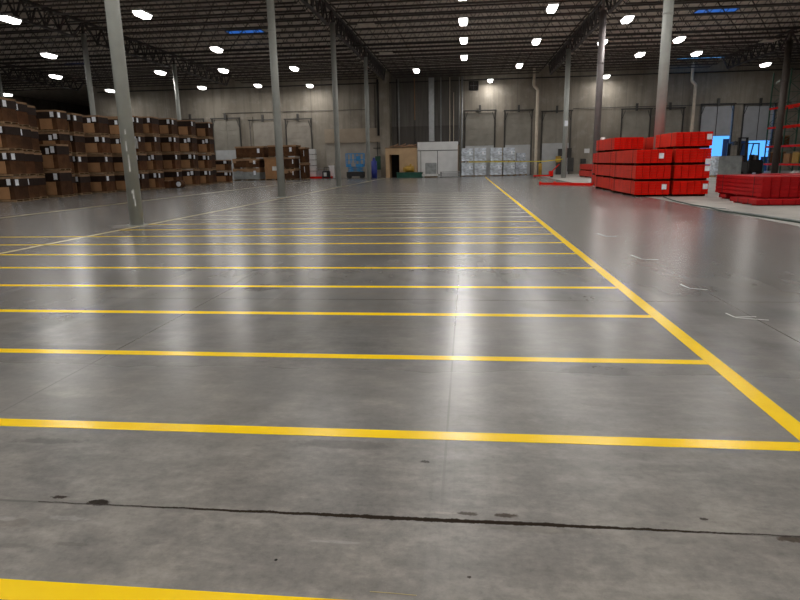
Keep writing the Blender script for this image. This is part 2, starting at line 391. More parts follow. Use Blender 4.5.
# ------------------------------------------------------------------ roof steel
BX = [-65.05, -46.52, -27.98, -9.45, 9.08, 27.6, 46.13]
BNAME = ['farthest left bay', 'over the carton stacks', 'left of the striped floor', 'over the striped floor', 'over the red beam stacks', 'over the pallet rack']
ORD = ['first', 'second', 'third', 'fourth', 'fifth', 'sixth', 'seventh', 'eighth', 'ninth', 'tenth', 'eleventh', 'twelfth', 'thirteenth', 'fourteenth', 'fifteenth', 'sixteenth', 'seventeenth', 'eighteenth', 'nineteenth', 'twentieth', 'twenty-first', 'twenty-second', 'twenty-third']
def make_joist():
    e = empty('roof_joist', (0, 0, 0), 'x', 'roof joist'); h = 9.13
    MB().box(-h, h, -.09, .09, ZD - .09, ZD - .005).build('top_chord', M['steel'], e)
    MB().box(-h + .9, h - .9, -.08, .08, ZD - .88, ZD - .78).build('bottom_chord', M['steel'], e)
    b = MB(); n = 15; st = (2 * h - 1.8) / n; x = -h + .9
    b.bar((-h + .1, 0, ZD - .05), (-h + .9, 0, ZD - .82), .05); b.bar((h - .1, 0, ZD - .05), (h - .9, 0, ZD - .82), .05)
    for i in range(n):
        b.bar((x, 0, ZD - .82), (x + st / 2, 0, ZD - .05), .035); b.bar((x + st / 2, 0, ZD - .05), (x + st, 0, ZD - .82), .035); x += st
    b.build('web', M['steel'], e)
    return e
proto = make_joist(); first = True
for bi in range(6):
    cx = (BX[bi] + BX[bi + 1]) / 2
    for j in range(22):
        y = 73.9 - j * 2.0286
        if bi == 0 and y < 52 or bi == 5 and y < 46 or y < 33: continue
        if bi == 1 and y < 36: continue
        o = proto if first else copy_tree(proto); first = False
        o.location = (cx, y, 0); o['label'] = 'dark roof joist, %s from the back wall, %s' % (ORD[j], BNAME[bi])
        o['group'] = 'roof joists ' + BNAME[bi]
def make_girder():
    e = empty('roof_girder', (0, 0, 0), 'x', 'roof girder'); L = 14.2
    MB().box(-.11, .11, .02, L - .02, ZD - .16, ZD - .005).build('top_chord', M['girder'], e)
    MB().box(-.10, .10, 1.5, L - 1.5, ZD - 1.4, ZD - 1.28).build('bottom_chord', M['girder'], e)
    b = MB(); b.bar((0, .2, ZD - .2), (0, 1.5, ZD - 1.34), .12); b.bar((0, L - .2, ZD - .2), (0, L - 1.5, ZD - 1.34), .12)
    n = 8; st = (L - 3) / n; y = 1.5
    for i in range(n):
        b.bar((0, y, ZD - 1.34), (0, y + st / 2, ZD - .1), .10); b.bar((0, y + st / 2, ZD - .1), (0, y + st, ZD - 1.34), .10); b.bar((0, y, ZD - 1.34), (0, y, ZD - .1), .06); y += st
    b.build('web', M['girder'], e)
    return e
proto = make_girder(); first = True
CN = {0: 'left of the cartons', 1: 'above the carton stacks', 2: 'over the left column row', 3: 'over the right column row', 4: 'over the column beside the rack'}
for k, gx in enumerate(BX[1:6]):
    for j in range(4):
        y0 = 16.43 + 14.2 * j
        if j == 0 or (k in (0, 4) and j < 2) : continue
        o = proto if first else copy_tree(proto); first = False
        o.location = (gx, y0, 0); o['label'] = 'deep dark roof girder %s, %s span from the back wall' % (CN[k], ['fourth', 'third', 'second', 'nearest'][j]); o['group'] = 'roof girders'

# ------------------------------------------------------------------ columns
def make_column():
    e = empty('steel_column', (0, 0, 0), 'x', 'column')
    MB().cyl((0, 0, .03), (0, 0, ZD - .9), .185, k=24).build('shaft', M['column'], e, smooth=True)
    MB().box(-.22, .22, -.22, .22, 0, .03).build('base_plate', M['column'], e)
    MB().box(-.2, .2, -.2, .2, ZD - .9, ZD - .86).box(-.05, .05, -.12, .12, ZD - .86, ZD - .16).build('cap_plate', M['girder'], e)
    MB().cyl((0, 0, 7.95), (0, 0, 8.02), .205, k=20).build('band', M['column'], e)
    return e
proto = make_column(); first = True
cols = {(2, 0): 'round grey steel column nearest the camera, with white scuffs', (2, 1): 'grey steel column standing before the tan wide cartons',
        (2, 2): 'grey steel column just left of the blue scissor lift', (2, 3): 'slim grey column between the scissor lift and blue drum',
        (3, 1): 'thick grey column rising from behind the tall red beam stack', (3, 2): 'slim mauve grey column rising behind left end of the red beam stack', (3, 3): 'pale column tied with yellow tape near the red pallet jack',
        (1, 2): 'grey column rising behind the mid-left carton stacks', (1, 3): 'grey column rising behind the farther carton stacks', (0, 3): 'grey column at the left edge above the nearest cartons',
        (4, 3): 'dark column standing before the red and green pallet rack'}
GX = [-46.55, -28.1, -9.45, 9.0, 27.6]
for (k, j), lab in cols.items():
    o = proto if first else copy_tree(proto); first = False
    o.location = (GX[k] + (.07 if (k, j) == (2, 0) else 0), 16.43 + 14.2 * j, 0); o['label'] = lab; o['group'] = 'steel columns'
    if k >= 3: o.scale = (1.2, 1.2, 1)
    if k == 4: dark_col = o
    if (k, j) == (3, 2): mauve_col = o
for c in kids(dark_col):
    c.data = c.data.copy(); c.data.materials[0] = M['colbrown']  # this column alone gets a darker brown tone
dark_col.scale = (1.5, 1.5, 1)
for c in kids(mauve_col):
    c.data = c.data.copy(); c.data.materials[0] = M['colmauve']  # this column alone gets a darker mauve grey tone
# worn white scuffs on the nearest column are part of it
near_col = [o for o in bpy.data.objects if o.get('label') == cols[(2, 0)]][0]
b = MB()
for z, h, a in ((.55, .22, -60), (.9, .10, -75), (1.5, .5, -72), (2.05, .3, -80), (2.5, .16, -76), (.75, .3, -66)):
    for q in range(2):
        t = R(a + q * 6); c = Vector((math.cos(t), math.sin(t), 0)) * .1865; s_ = Vector((-math.sin(t), math.cos(t), 0)) * .009
        n = len(b.v); b.v += [tuple(c - s_ + Vector((0, 0, z))), tuple(c + s_ + Vector((0, 0, z + .03))), tuple(c + s_ * .6 + Vector((0, 0, z + h))), tuple(c - s_ * .4 + Vector((0, 0, z + h * .9)))]
        b.f.append((n, n + 1, n + 2, n + 3))
b.build('scuff_mark', M['scuff'], near_col)

# ------------------------------------------------------------------ lamps
def make_lamp():
    e = empty('high_bay_light', (0, 0, 0), 'x', 'ceiling light')
    MB().box(-.30, .30, -.66, .66, .10, .22).build('housing', M['housing'], e, bevel=.015)
    b = MB(); b.v = [(-.28, -.64, .10), (.28, -.64, .10), (.28, .64, .10), (-.28, .64, .10), (-.2, -.54, -.12), (.2, -.54, -.12), (.2, .54, -.12), (-.2, .54, -.12)]
    b.f = [(4, 5, 6, 7), (0, 1, 5, 4), (1, 2, 6, 5), (2, 3, 7, 6), (3, 0, 4, 7)]
    o = b.build('lens', M['lens'], e)
    ld = bpy.data.lights.new('lamp_glow', 'AREA'); ld.shape = 'RECTANGLE'; ld.size = .56; ld.size_y = 1.28; ld.energy = LAMP; ld.color = (1, .965, .925)
    lo = bpy.data.objects.new('lamp_glow', ld); C.objects.link(lo); lo.parent = e; lo.location = (0, 0, -.125)
    for y in (-.5, .5): MB().cyl((0, y, .2), (0, y, ZD - 10.6), .008, k=5).build('hanging_wire', M['wire'], e)
    return e
LP = [(-27.9, 37.1, 'at the upper left edge of the view'), (-33.7, 48.7, 'over the left cartons, nearest below the edge lamp'), (-40.7, 59.4, 'over the cartons, left of the carton column'), (-55.8, 71.7, 'farthest left, just above the nearest carton stack'),
      (-19.5, 37.4, 'large and bright, right of the nearest column top'), (-29.7, 59.3, 'right of the nearest column, above the farther cartons'), (-42.1, 71.2, 'touching the left side of the nearest column'),
      (-19.7, 49.0, 'upper of the close pair right of the nearest column'), (-23.4, 59.5, 'lower of the close pair right of the nearest column'), (-30.8, 71.3, 'by the back wall beside the carton column'),
      (-24.0, 71.1, 'by the back wall left of the second column'), (-16.5, 59.8, 'upper of two just right of the second column'), (-18.3, 72.7, 'lower of two just right of the second column'), (-5.1, 63.9, 'alone above the dull metal cladding'),
      (-.3, 43.0, 'nearest of the line of three in the middle bay'), (-.3, 49.4, 'middle of the line of three in the middle bay'), (-.3, 57.1, 'farthest of the line of three in the middle bay'), (2.6, 73.5, 'smallest, by the back wall over the wrapped pallets'),
      (5.1, 40.5, 'highest in view left of the right girder'), (5.3, 51.0, 'second of the row left of the right girder'), (5.0, 63.0, 'farthest of the row left of the right girder'),
      (10.5, 44.5, 'large, right of the slim right column top'), (10.6, 52.5, 'partly hidden by the slim right column'), (15.4, 73.3, 'casting a pale pool on the back wall'), (15.2, 59.0, 'left of the thick column on the right'),
      (16.4, 52.5, 'right of the thick column on the right'), (20.2, 59.6, 'just above the bright blue skylight'), (29.8, 68.1, 'rightmost, before the pallet rack')]
proto = make_lamp(); first = True
for x, y, lab in LP:
    o = proto if first else copy_tree(proto); first = False
    o.location = (x, y, 10.6); o['label'] = 'lit white high bay lamp ' + lab; o['group'] = 'high bay lamps under the roof'
# unseen lamps: a few read from floor glints, the rest added for brightness
for x, y in [(-19.5, 26), (-27.9, 26), (-.3, 30), (-.3, 36.5), (11, 26), (5.2, 31), (10.6, 36), (-19.5, 15), (-.3, 16), (11, 14), (20, 30), (24, 44), (-9.8, 9), (-.3, 3), (8, 3), (-8, 0), (20, 15), (-30, 14), (-38, 38), (-14, 2), (-14, 9), (-5, -6), (4, -5), (-5, 10), (4.5, 9), (15, 8), (15, -3), (-20, 4), (-5.5, 21), (5.2, 22), (-.3, 23), (-12, 21), (22, 6)]:
    o = copy_tree(proto); o.location = (x, y, 10.6); o['group'] = 'unseen high bay lamps outside the view'; o['label'] = 'unseen high bay lamp out of view, lighting the floor'

# ------------------------------------------------------------------ skylights and hatches
for x, y, m_, lab in ((-17.8, 50.5, M['skylight'], 'dark blue skylight strip left of the second column'), (18.2, 50.3, M['skylight'], 'dark blue skylight strip high on the right'), (25.2, 73.0, M['skybright'], 'bright blue skylight strip near the back wall on the right'), (-39.5, 62, M['skylight'], 'faint blue skylight strip above the carton stacks')):
    e = empty('skylight', (x, y, ZD - .01), lab, 'skylight')
    wd = 2.6 if m_ is M['skybright'] else 1.5
    MB().box(-wd + .04, wd - .04, -.56, .56, -.03, 0).build('pane', m_, e)
    MB().box(-wd, wd, -.6, -.56, -.06, .0).box(-wd, wd, .56, .6, -.06, .0).box(-wd, -wd + .04, -.6, .6, -.06, 0).box(wd - .04, wd, -.6, .6, -.06, 0).build('frame', M['steel'], e)
for x, y, lab in ((-7.2, 46.1, 'pale square roof panel near the left girder, nearer one'), (-7.3, 57.7, 'pale square roof panel near the left girder, farther one'), (25.8, 58.8, 'pale square roof panel near the far right girder')):
    tag(MB().box(x - .6, x + .6, y - .6, y + .6, ZD - .9, ZD - .86).build('roof_panel', M['hatch']), lab, 'roof panel')
# sprinkler mains
for i, (y, z) in enumerate(((74.85, 10.95), (52.9, 11.2))):
    tag(MB().cyl((-46, y, z), (45, y, z), .07, k=8).build('sprinkler_pipe', M['pipe_dark']), ('dark sprinkler pipe running along the top of the back wall', 'dark sprinkler pipe crossing the hall below the roof joists')[i], 'pipe')
tag(MB().cyl((12.2, YB - .1, 7.45), (36, YB - .1, 7.45), .035, k=6).build('wall_conduit', M['pipe_dark']), 'thin dark conduit along the back wall above the right dock doors', 'pipe')
tag(MB().cyl((-30, YB - .1, 8.0), (-12, YB - .1, 8.0), .03, k=6).build('wall_conduit', M['pipe_dark']), 'thin dark conduit along the back wall above the left dock doors', 'pipe')

# ------------------------------------------------------------------ painted stripes
SP = 1.484337; Y0 = 1.87601; XR_, XL_ = 1.98, -9.2
def stripe(name, x0, x1, y0, y1, z, m_, lab, group=None):
    o = MB().box(x0, x1, y0, y1, 0, z).build(name, m_); tag(o, lab, 'floor marking', group); return o
names = ['nearest the camera, cut by the photo edge', 'second from the camera', 'third from the camera', 'fourth from the camera', 'fifth from the camera', 'sixth from the camera'] + [ORD[i] + ' from the camera' for i in range(6, 22)]
for n in range(22):
    y = Y0 + SP * n; x0 = XL_
    if n == 6: x0 = -10.6
    if n in (7, 8): x0 = -12.4
    if n > 11: x0 = -8.6
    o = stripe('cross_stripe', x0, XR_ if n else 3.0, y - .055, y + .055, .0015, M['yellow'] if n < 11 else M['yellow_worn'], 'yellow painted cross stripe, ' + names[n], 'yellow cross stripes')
    if n == 0: o.data.transform(Matrix.Translation((0, 0, 0)))
stripe('long_stripe', XR_ - .065, XR_ + .065, 0.6, 67.5, .0025, M['yellow'], 'long yellow painted line running from the right foreground to the wrapped pallets')
stripe('long_stripe', XL_ - .06, XL_ + .06, 6, 70.8, .001, M['yellow_old'], 'faded yellow painted line running past the foot of the left columns')
stripe('long_stripe', -16.2, -16.05, 14, 62, .001, M['yellow_old'], 'faded yellow aisle line nearest the carton stacks')
b = MB()
def tick(mb, pts, wd=.012, z=.0015):
    for (xa, ya), (xb, yb) in zip(pts, pts[1:]): mb.bar((xa, ya, z / 2), (xb, yb, z / 2), wd, z)
for pts, lab in (([(2.72, 6.50), (2.74, 6.33), (2.96, 6.36)], 'white chalk arrow nearest on the right floor joint'), ([(2.77, 8.05), (2.80, 7.80), (2.98, 7.70)], 'white chalk tick second along the right floor joint'),
                 ([(2.80, 10.6), (2.86, 10.15), (3.1, 10.1)], 'white chalk tick third along the right floor joint'), ([(2.9, 13.8), (2.95, 13.3), (3.2, 13.3)], 'white chalk tick farthest along the right floor joint')):
    b = MB(); tick(b, pts, .018)
    if 'nearest' in lab: tick(b, [(2.74, 6.31), (3.02, 6.22)], .016)
    tag(b.build('chalk_mark', M['chalk']), lab, 'chalk mark', 'chalk marks by the floor joint')
b = MB(); tick(b, [(-.36, 1.984), (-.27, 1.982), (-.18, 1.978)], .0022)
tag(b.build('paint_streak', M['yellow_old']), 'thin broken yellow paint streak beside the nearest stripe', 'paint streak')
# cable on the slab edge
pts = [(8.3, 27), (7.9, 24.5), (7.75, 22), (7.85, 20.8), (7.7, 19.6), (7.8, 18.3), (7.95, 17), (8.1, 15.6), (8.5, 13.5)]
tag(MB().tube([(x, y, .022) for x, y in pts], .022).build('cable', M['cable']), 'dark green cable lying along the edge of the pale floor', 'cable')
pts = [(7.9, 20.9), (8.15, 20.2), (7.95, 19.2), (8.15, 18.0), (8.25, 16.6), (8.6, 15.2)]
tag(MB().tube([(x, y, .018) for x, y in pts], .018).build('cable', M['wrapgrey']), 'pale grey looped hose lying beside the dark green cable', 'cable')

# ------------------------------------------------------------------ cartons on pallets
def make_carton(kind, wd=1.2, dp=1.15, h=1.22, panel=True, labels=1):
    e = empty('pallet_carton', (0, 0, 0), 'x', 'carton'); x, y = wd / 2, dp / 2
    b = MB()
    for q in range(5): xx = -x + .02 + q * (wd - .16) / 4; b.box(xx, xx + .12, -y, y, .095, .115)
    for yy in (-y, -.05, y - .1): b.box(-x, x, yy, yy + .1, .02, .095)
    b.box(-x, -x + .1, -y, y, 0, .02).box(x - .1, x, -y, y, 0, .02)
    b.build('pallet', M['wood'], e)
    MB().box(-x + .02, x - .02, -y + .02, y - .02, .115, h - .10).build('body', M[kind], e, bevel=.012)
    MB().box(-x, x, -y, y, h - .13, h - .03).build('lid', M['lid' if panel else kind], e, bevel=.01)
    # dark sleeve on front and side, tan window left in it
    MB().box(-x - .004, x + .004, -y - .006, y + .004, h * .60, h - .14).build('sleeve', M['sleeve'], e)
    if panel: MB().box(-x * .55, x * .55, -y - .004, -y + .02, .14, h * .585).build('front_panel', M['tan'], e)
    if labels & 1: MB().box(x * .45, x * .78, -y - .013, -y - .006, h * .66, h * .9).build('paper_label', M['paper'], e)
    if labels & 2: MB().box(x + .004, x + .011, -y * .75, -y * .30, h * .64, h * .88).build('paper_label', M['paper'], e)
    if labels & 4: MB().box(x * .02, x * .3, -y - .013, -y - .006, h * .62, h * .84).build('paper_label', M['paper'], e)
    return e
PR = {}
LV = {1: ['floor'], 2: ['bottom', 'top'], 3: ['bottom', 'middle', 'top'], 4: ['bottom', 'second', 'third', 'top']}
def carton_stack(x, y, n, where, group, wd=1.2, dp=1.15, h=1.24, jit=.025, start=0, front=True, sideonly=False, rz=0):
    z = 0
    for k in range(n):
        kind = rnd.choice(['carton_a', 'carton_b', 'carton_c'])
        lb = rnd.choice([1, 3, 3, 5, 2]) if not sideonly else rnd.choice([2, 3, 2])
        key = (kind, wd, dp, h, lb, front)
        if key not in PR:
            o = PR[key] = make_carton(kind, wd, dp, h, panel=front, labels=lb)
        else: o = copy_tree(PR[key])
        o.location = (x + rnd.uniform(-jit, jit), y + rnd.uniform(-jit, jit), z); o.rotation_euler[2] = R(rz + rnd.uniform(-2, 2))
        o['label'] = '%s carton, %s of its stack, %s' % ({'carton_a': 'brown', 'carton_b': 'dark brown', 'carton_c': 'reddish brown'}[kind], LV[n][k] if n > 1 else 'on the floor', where)
        o['group'] = group
        z += h
# block A, stacks one behind another
GA = 'cartons in the nearest block'
carton_stack(-23.93, 29.95, 4, 'at the left photo edge', GA, 1.25, 1.2, 1.31, rz=3)
carton_stack(-24.36, 31.30, 4, 'second back from the left edge', GA, 1.25, 1.2, 1.30, rz=3)
carton_stack(-24.93, 32.70, 4, 'third back from the left edge', GA, 1.25, 1.2, 1.29, rz=3)
carton_stack(-25.32, 29.95, 4, 'cut off by the left photo edge', GA, 1.25, 1.2, 1.31, rz=3)
carton_stack(-25.40, 36.10, 4, 'behind the wide two-high stack', GA, 1.4, 1.1, 1.29, rz=3)
carton_stack(-24.62, 34.60, 2, 'wide and two high', GA, 1.4, 1.2, 1.55, rz=3)
GC = 'cartons in the middle block'
for (x, y, wd, wh) in ((-25.30, 37.55, 1.25, 'left front, middle block'), (-24.95, 39.60, 1.55, 'centre front, middle block'), (-24.46, 41.90, 1.4, 'right front, middle block')):
    carton_stack(x, y, 4, wh, GC, wd, 1.2, 1.27, rz=4)
    carton_stack(x - wd * 1.12, y + .1, 4, wh + ', to its left', GC, wd, 1.2, 1.27, rz=4)
GD = 'cartons in the farther block'
for (x, y, wd, h, wh) in ((-24.3, 43.50, 1.0, 1.33, 'right of the nearest column'), (-24.15, 45.40, 1.15, 1.35, 'left front, farther block'), (-24.60, 49.30, 1.3, 1.39, 'centre front, farther block'), (-24.86, 53.20, 1.45, 1.42, 'right front, farther block')):
    carton_stack(x, y, 4, wh, GD, wd, 1.2, h, rz=4)
    carton_stack(x - wd * 1.12, y + .1, 4, wh + ', to its left', GD, wd, 1.2, h, rz=4)
carton_stack(-25.0, 57.4, 4, 'last tall one, farther block', GD, 1.4, 1.25, 1.44, rz=4)
carton_stack(-24.55, 55.5, 2, 'two high beside the farther block', GD, 1.4, 1.25, 1.38, rz=4)
carton_stack(-24.7, 60.4, 2, 'two high, before the wide cartons', GD, 1.7, 1.3, 1.15, rz=5)
# small opened box and loop by the farther block
e = empty('open_box', (-24.3, 47.05, 0), 'low reddish brown box lying on the floor before the farther cartons', 'box', rz=.1)
MB().box(-.6, .6, -.4, .4, 0, .55).build('body', M['carton_c'], e, bevel=.02)
MB().box(-.62, .62, -.42, -.1, .55, .58).box(-.62, .62, .1, .42, .55, .58).build('flap', M['lid'], e)
MB().box(-.05, .2, -.42, -.405, .3, .5).build('paper_label', M['paper'], e)
e = empty('open_box', (-22.95, 47.3, 0), 'small round-ended brown box beside the low reddish box', 'box')
MB().cyl((0, -.3, .3), (0, .3, .3), .3, k=14).box(-.6, 0, -.3, .3, 0, .58).build('body', M['carton_a'], e)
MB().cyl((0, -.31, .3), (0, -.30, .3), .2, k=14).build('end_label', M['paper'], e)
# torn white wrap on the stack by the first column
tag(MB().prof([(42.84, 3.0), (42.84, 3.7), (42.80, 3.7), (42.76, 3.05)], -24.1, -23.72).build('torn_wrap', M['debris']), 'torn white wrap hanging from the stack right of the nearest column', 'plastic wrap')

# wide cartons near the back wall
def wide_carton(x0, x1, y0, y1, z0, z1, m_, lab, crumple=False, tanpart=False):
    e = empty('wide_carton', ((x0 + x1) / 2, (y0 + y1) / 2, z0), lab, 'carton', 'wide cartons before the left dock doors')
    x = (x1 - x0) / 2; y = (y1 - y0) / 2; h = z1 - z0
    MB().box(-x, x, -y, y, .12, h - .1).build('body', M[m_], e, bevel=.05)
    b = MB()
    k = 8
    for i in range(k):
        xx = -x - .05 + i * (2 * x + .1) / k; d = rnd.uniform(.02, .35) if crumple else .03
        b.box(xx, xx + (2 * x + .1) / k + .01, -y - .06, y + .06, h - .14 - d, h)
    b.build('lid', M['lid'], e)
    b = MB()
    for xx in (-x, -.05, x - .12): b.box(xx, xx + .12, -y, y, 0, .10)
    b.box(-x, x, -y, y, .10, .12)
    b.build('pallet', M['wood'], e)
    MB().box(x * .55, x * .72, -y - .075, -y - .06, h * .45, h * .8).build('paper_label', M['paper'], e)
    if tanpart: MB().box(-x * .2, x * .5, -y - .02, -y, h * .42, h * .6).build('torn_patch', M['debris'], e)
    return e
wide_carton(-26.7, -23.6, 68.5, 70.5, 0, 1.35, 'wrapgrey', 'crumpled wide carton wrapped in grey film, bottom of the left wide stack', crumple=True)
wide_carton(-26.7, -23.6, 68.6, 70.5, 1.35, 2.45, 'carton_a', 'wide brown carton in the middle of the left wide stack', crumple=True)
wide_carton(-26.3, -23.0, 68.6, 70.5, 2.45, 3.8, 'carton_a', 'wide brown carton on top of the left wide stack')
wide_carton(-22.9, -20.7, 68.3, 70.4, 0, 2.55, 'tan', 'tall tan torn carton at the bottom behind the second column', tanpart=True)
wide_carton(-22.4, -19.2, 68.4, 70.4, 2.55, 3.85, 'carton_a', 'wide brown carton on top behind the second column')
wide_carton(-20.5, -19.3, 68.0, 70.0, 0, 1.2, 'carton_b', 'dark brown carton low beside the second column', crumple=True)
wide_carton(-20.5, -19.3, 68.1, 70.0, 1.2, 2.5, 'carton_b', 'dark brown carton in the middle beside the second column')
wide_carton(-19.1, -18.45, 69.5, 71.4, 0, 1.8, 'carton_a', 'narrow brown carton standing left of the white door sections, lower')
wide_carton(-19.1, -18.45, 69.5, 71.4, 1.8, 3.6, 'carton_a', 'narrow brown carton left of the white door sections, upper')
e = empty('dark_bin', (-22.8, 69.6, 0), 'black low bin between the two wide carton stacks', 'bin') if 0 else None

# white stacked panels, red rail, small things left of the beige wall
for k in range(5):
    e = empty('door_section', (-18.4 + .9 * 0, 73.6, .22 + k * .66), 'white door section, %s in the stack by the left back wall' % ['lowest', 'second from bottom', 'middle', 'second from top', 'top'][k], 'door section', 'white door sections')
    MB().box(-1.2, .2, -.35, .35, .03, .62).build('panel', M['white'], e, bevel=.02)
    MB().box(-1.22, .22, -.36, .36, 0, .03).build('edge_rail', M['track'], e)
e = empty('floor_rail', (-18.1, 72.9, 0), 'low red steel rail on the floor before the white door sections', 'rail')
MB().box(-1.6, 1.9, -.25, .95, 0, .22).build('beam', M['red'], e); MB().box(-1.65, -1.6, -.3, .3, 0, .26).build('end_stop', M['red'], e); MB().box(1.9, 1.95, -.3, .3, 0, .26).build('end_stop', M['red'], e)
e = empty('wire_basket', (-17.55, 73.6, .22), 'small pale grey wire basket right of the white door sections', 'basket')
b = MB()
for i in range(7): b.box(-.6 + i * .19, -.57 + i * .19, -.4, -.37, 0, 1.0)
for z in (0, .3, .6, .95): b.box(-.6, .6, -.41, -.37, z, z + .05); b.box(-.6, -.56, -.4, .4, z, z + .05); b.box(.56, .6, -.4, .4, z, z + .05)
b.build('mesh_side', M['pipe_grey'], e); MB().box(-.55, .55, -.36, .4, .02, .7).build('contents', M['palegrey'], e)
e = empty('floor_scrubber', (-16.75, 72.4, .22 if 0 else 0), 'small dark machine with a white front left of the beige wall', 'machine')
MB().box(-.45, .45, -.15, .4, .1, .9).build('body', M['black'], e, bevel=.08); MB().box(-.25, .1, -.2, -.15, .25, .7).build('front_cover', M['white'], e)
MB().tube([(.3, .3, .8), (.3, .38, 1.3), (-.3, .38, 1.3), (-.3, .3, .8)], .03).build('handle', M['black'], e)
b = MB(); b.cyl((-.5, 0, .12), (-.4, 0, .12), .12).cyl((.4, 0, .12), (.5, 0, .12), .12); b.build('wheel', M['black'], e)
tag(MB().box(-16.7, -16.0, 73.6, 74.0, 0, 1.5).build('white_board', M['white'], bevel=.01), 'low white board standing against the beige wall', 'board')

# scissor lift
e = empty('scissor_lift', (-12.75, 70.2, 0), 'blue scissor lift parked before the beige wall', 'scissor lift')
MB().box(-1.0, 1.0, -.45, .45, .25, .75).build('chassis', M['black'], e, bevel=.03)
for sx in (-.75, .75):
    for sy in (-.42, .42): MB().cyl((sx, sy - .1, .22), (sx, sy + .1, .22), .22, k=16).build('wheel', M['black'], e)
b = MB()
for k in range(3):
    z = .78 + k * .17
    for yy in (-.3, .3): b.bar((-.85, yy, z), (.85, yy, z + .17), .07); b.bar((.85, yy, z), (-.85, yy, z + .17), .07)
b.build('scissor_arms', M['blue'], e)
MB().box(-1.02, 1.02, -.42, .42, 1.3, 1.62).build('platform', M['blue'], e, bevel=.02)
b = MB()
for z in (2.1, 2.78):
    for yy in (-.4, .4): b.bar((-1, yy, z), (1, yy, z), .08)
    for xx in (-1, 1): b.bar((xx, -.4, z), (xx, .4, z), .05)
for xx in (-1, -.5, 0, .5, 1):
    for yy in (-.4, .4): b.bar((xx, yy, 1.6), (xx, yy, 2.8), .08)
b.build('guard_rail', M['blue'], e)
MB().box(.2, .7, -.48, -.42, 1.95, 2.5).build('control_box', M['blue'], e, bevel=.03)
MB().box(-.4, .1, -.5, -.42, 1.35, 1.75).build('white_decal', M['pipe_grey'], e)
# blue drum, green case and hanging bracket
e = empty('plastic_drum', (-10.6, 70.3, 0), 'deep blue plastic drum right of the slim column', 'drum')
MB().cyl((0, 0, 0), (0, 0, 1.9), .33, k=20).build('body', M['bluebin'], e, smooth=True); MB().cyl((0, 0, 1.9), (0, 0, 2.3), .2, .12).build('neck', M['bluebin'], e)
for z in (.6, 1.3): MB().cyl((0, 0, z), (0, 0, z + .05), .35, k=20).build('rib', M['bluebin'], e)
e = empty('electrical_cabinet', (-10.3, 74.55, 0), 'dark green electrical cabinet on the beige wall beside the pilaster', 'cabinet')
MB().box(-.75, -.1, -.25, -.05, .9, 2.5).build('body', M['rackgreen'], e, bevel=.02); MB().tube([(-.45, -.15, 2.5), (-.45, -.15, 4.2)], .05).build('conduit', M['pipe_dark'], e)
MB().box(-.95, .15, -.2, -.1, 3.4, 3.5).build('cross_bar', M['pipe_dark'], e)

# office box of plywood
e = empty('plywood_room', (-7.6, 72.2, 0), 'tan plywood room with a black doorway', 'room')
MB().box(-1.75, -1.3, -1.2, 2.2, 0, 3.3).box(-.15, 1.85, -1.2, 2.2, 0, 3.3).box(-1.3, -.15, -1.2, 2.2, 2.6, 3.3).build('wall_panel', M['ply'], e)
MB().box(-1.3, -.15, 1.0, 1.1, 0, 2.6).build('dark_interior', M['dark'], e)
MB().box(-1.36, -1.3, -1.24, -1.2, 0, 2.65).box(-.15, -.09, -1.24, -1.2, 0, 2.65).box(-1.36, -.09, -1.24, -1.2, 2.6, 2.66).build('door_frame', M['ply'], e)
MB().box(-1.8, 1.9, -1.25, 2.2, 3.3, 3.38).build('roof_board', M['wood'], e)
b = MB()
for i in range(16):
    x0 = rnd.uniform(-1.6, 1.2); y0 = rnd.uniform(-1.0, 1.5); b.bar((x0, y0, 3.47 + .04 * (i % 3)), (x0 + rnd.uniform(.4, 1.0), y0 + rnd.uniform(-.3, .3), 3.5 + rnd.uniform(.05, .35)), .09)
o = b.build('scrap_timber', M['pipe_rust']); o.location = (-7.6, 72.2, 0); tag(o, 'brown scrap timber piled on the plywood room roof', 'scrap', kind='stuff')
# white box room
e = empty('white_room', (-3.4, 72.8, 0), 'white panelled room with a pale top band beside the plywood room', 'room')
MB().box(-2.3, 2.35, -1.0, 2.1, 0, 3.0).build('lower_wall', M['white'], e)
MB().box(-2.3, 2.35, -1.0, 2.1, 3.0, 3.95).build('top_band', M['white'], e)
MB().box(-2.3, 2.35, -1.05, -1.0, 2.95, 3.02).box(-1.95, -1.9, -1.03, -1.0, 0, 2.95).box(-.02, .04, -1.03, -1.0, 0, 2.95).build('panel_trim', M['track'], e)
MB().box(2.35, 2.4, -1.03, 0, 0, 3.6).build('corner_trim', M['pipe_rust'], e)
# things in front of the rooms
e = empty('low_skip', (-6.5, 69.9, 0), 'low dark green container lying before the plywood room', 'container')
MB().prof([(-.4, 0), (.4, 0), (.5, .6), (-.5, .6)], -1.4, 1.5).build('body', M['green'], e); MB().box(-1.45, 1.55, -.54, .54, .54, .6).build('rim', M['green'], e)
e = empty('mustard_tank', (-6.45, 69.9, .62), 'mustard yellow rounded tank standing on the green container', 'tank')
MB().cyl((-.5, 0, .35), (.5, 0, .35), .36, k=18).build('tank', M['gold'], e, smooth=True); MB().box(-.75, -.45, -.3, .3, .05, .55).build('end_box', M['gold'], e, bevel=.03); MB().cyl((.1, 0, .7), (.1, 0, .9), .12).build('cap', M['gold'], e)
e = empty('wrapped_crate', (-4.0, 69.2, 0), 'grey crate in loose film before the white room', 'crate')
MB().box(-.62, .62, -.5, .5, .35, 1.6).build('crate', M['wrapgrey'], e, bevel=.05)
MB().poly([(-1.0, -.6), (-.2, -.75), (.8, -.6), (1.0, .3), (.2, .6), (-.9, .4)], .14, .38).build('loose_film', M['debris'], e, bevel=.03); MB().box(-.7, .7, -.5, .5, 0, .14).build('pallet', M['wood'], e)
e = empty('metal_frames', (-1.85, 69.7, 0), 'flat stack of grey metal frames before the white room', 'frames')
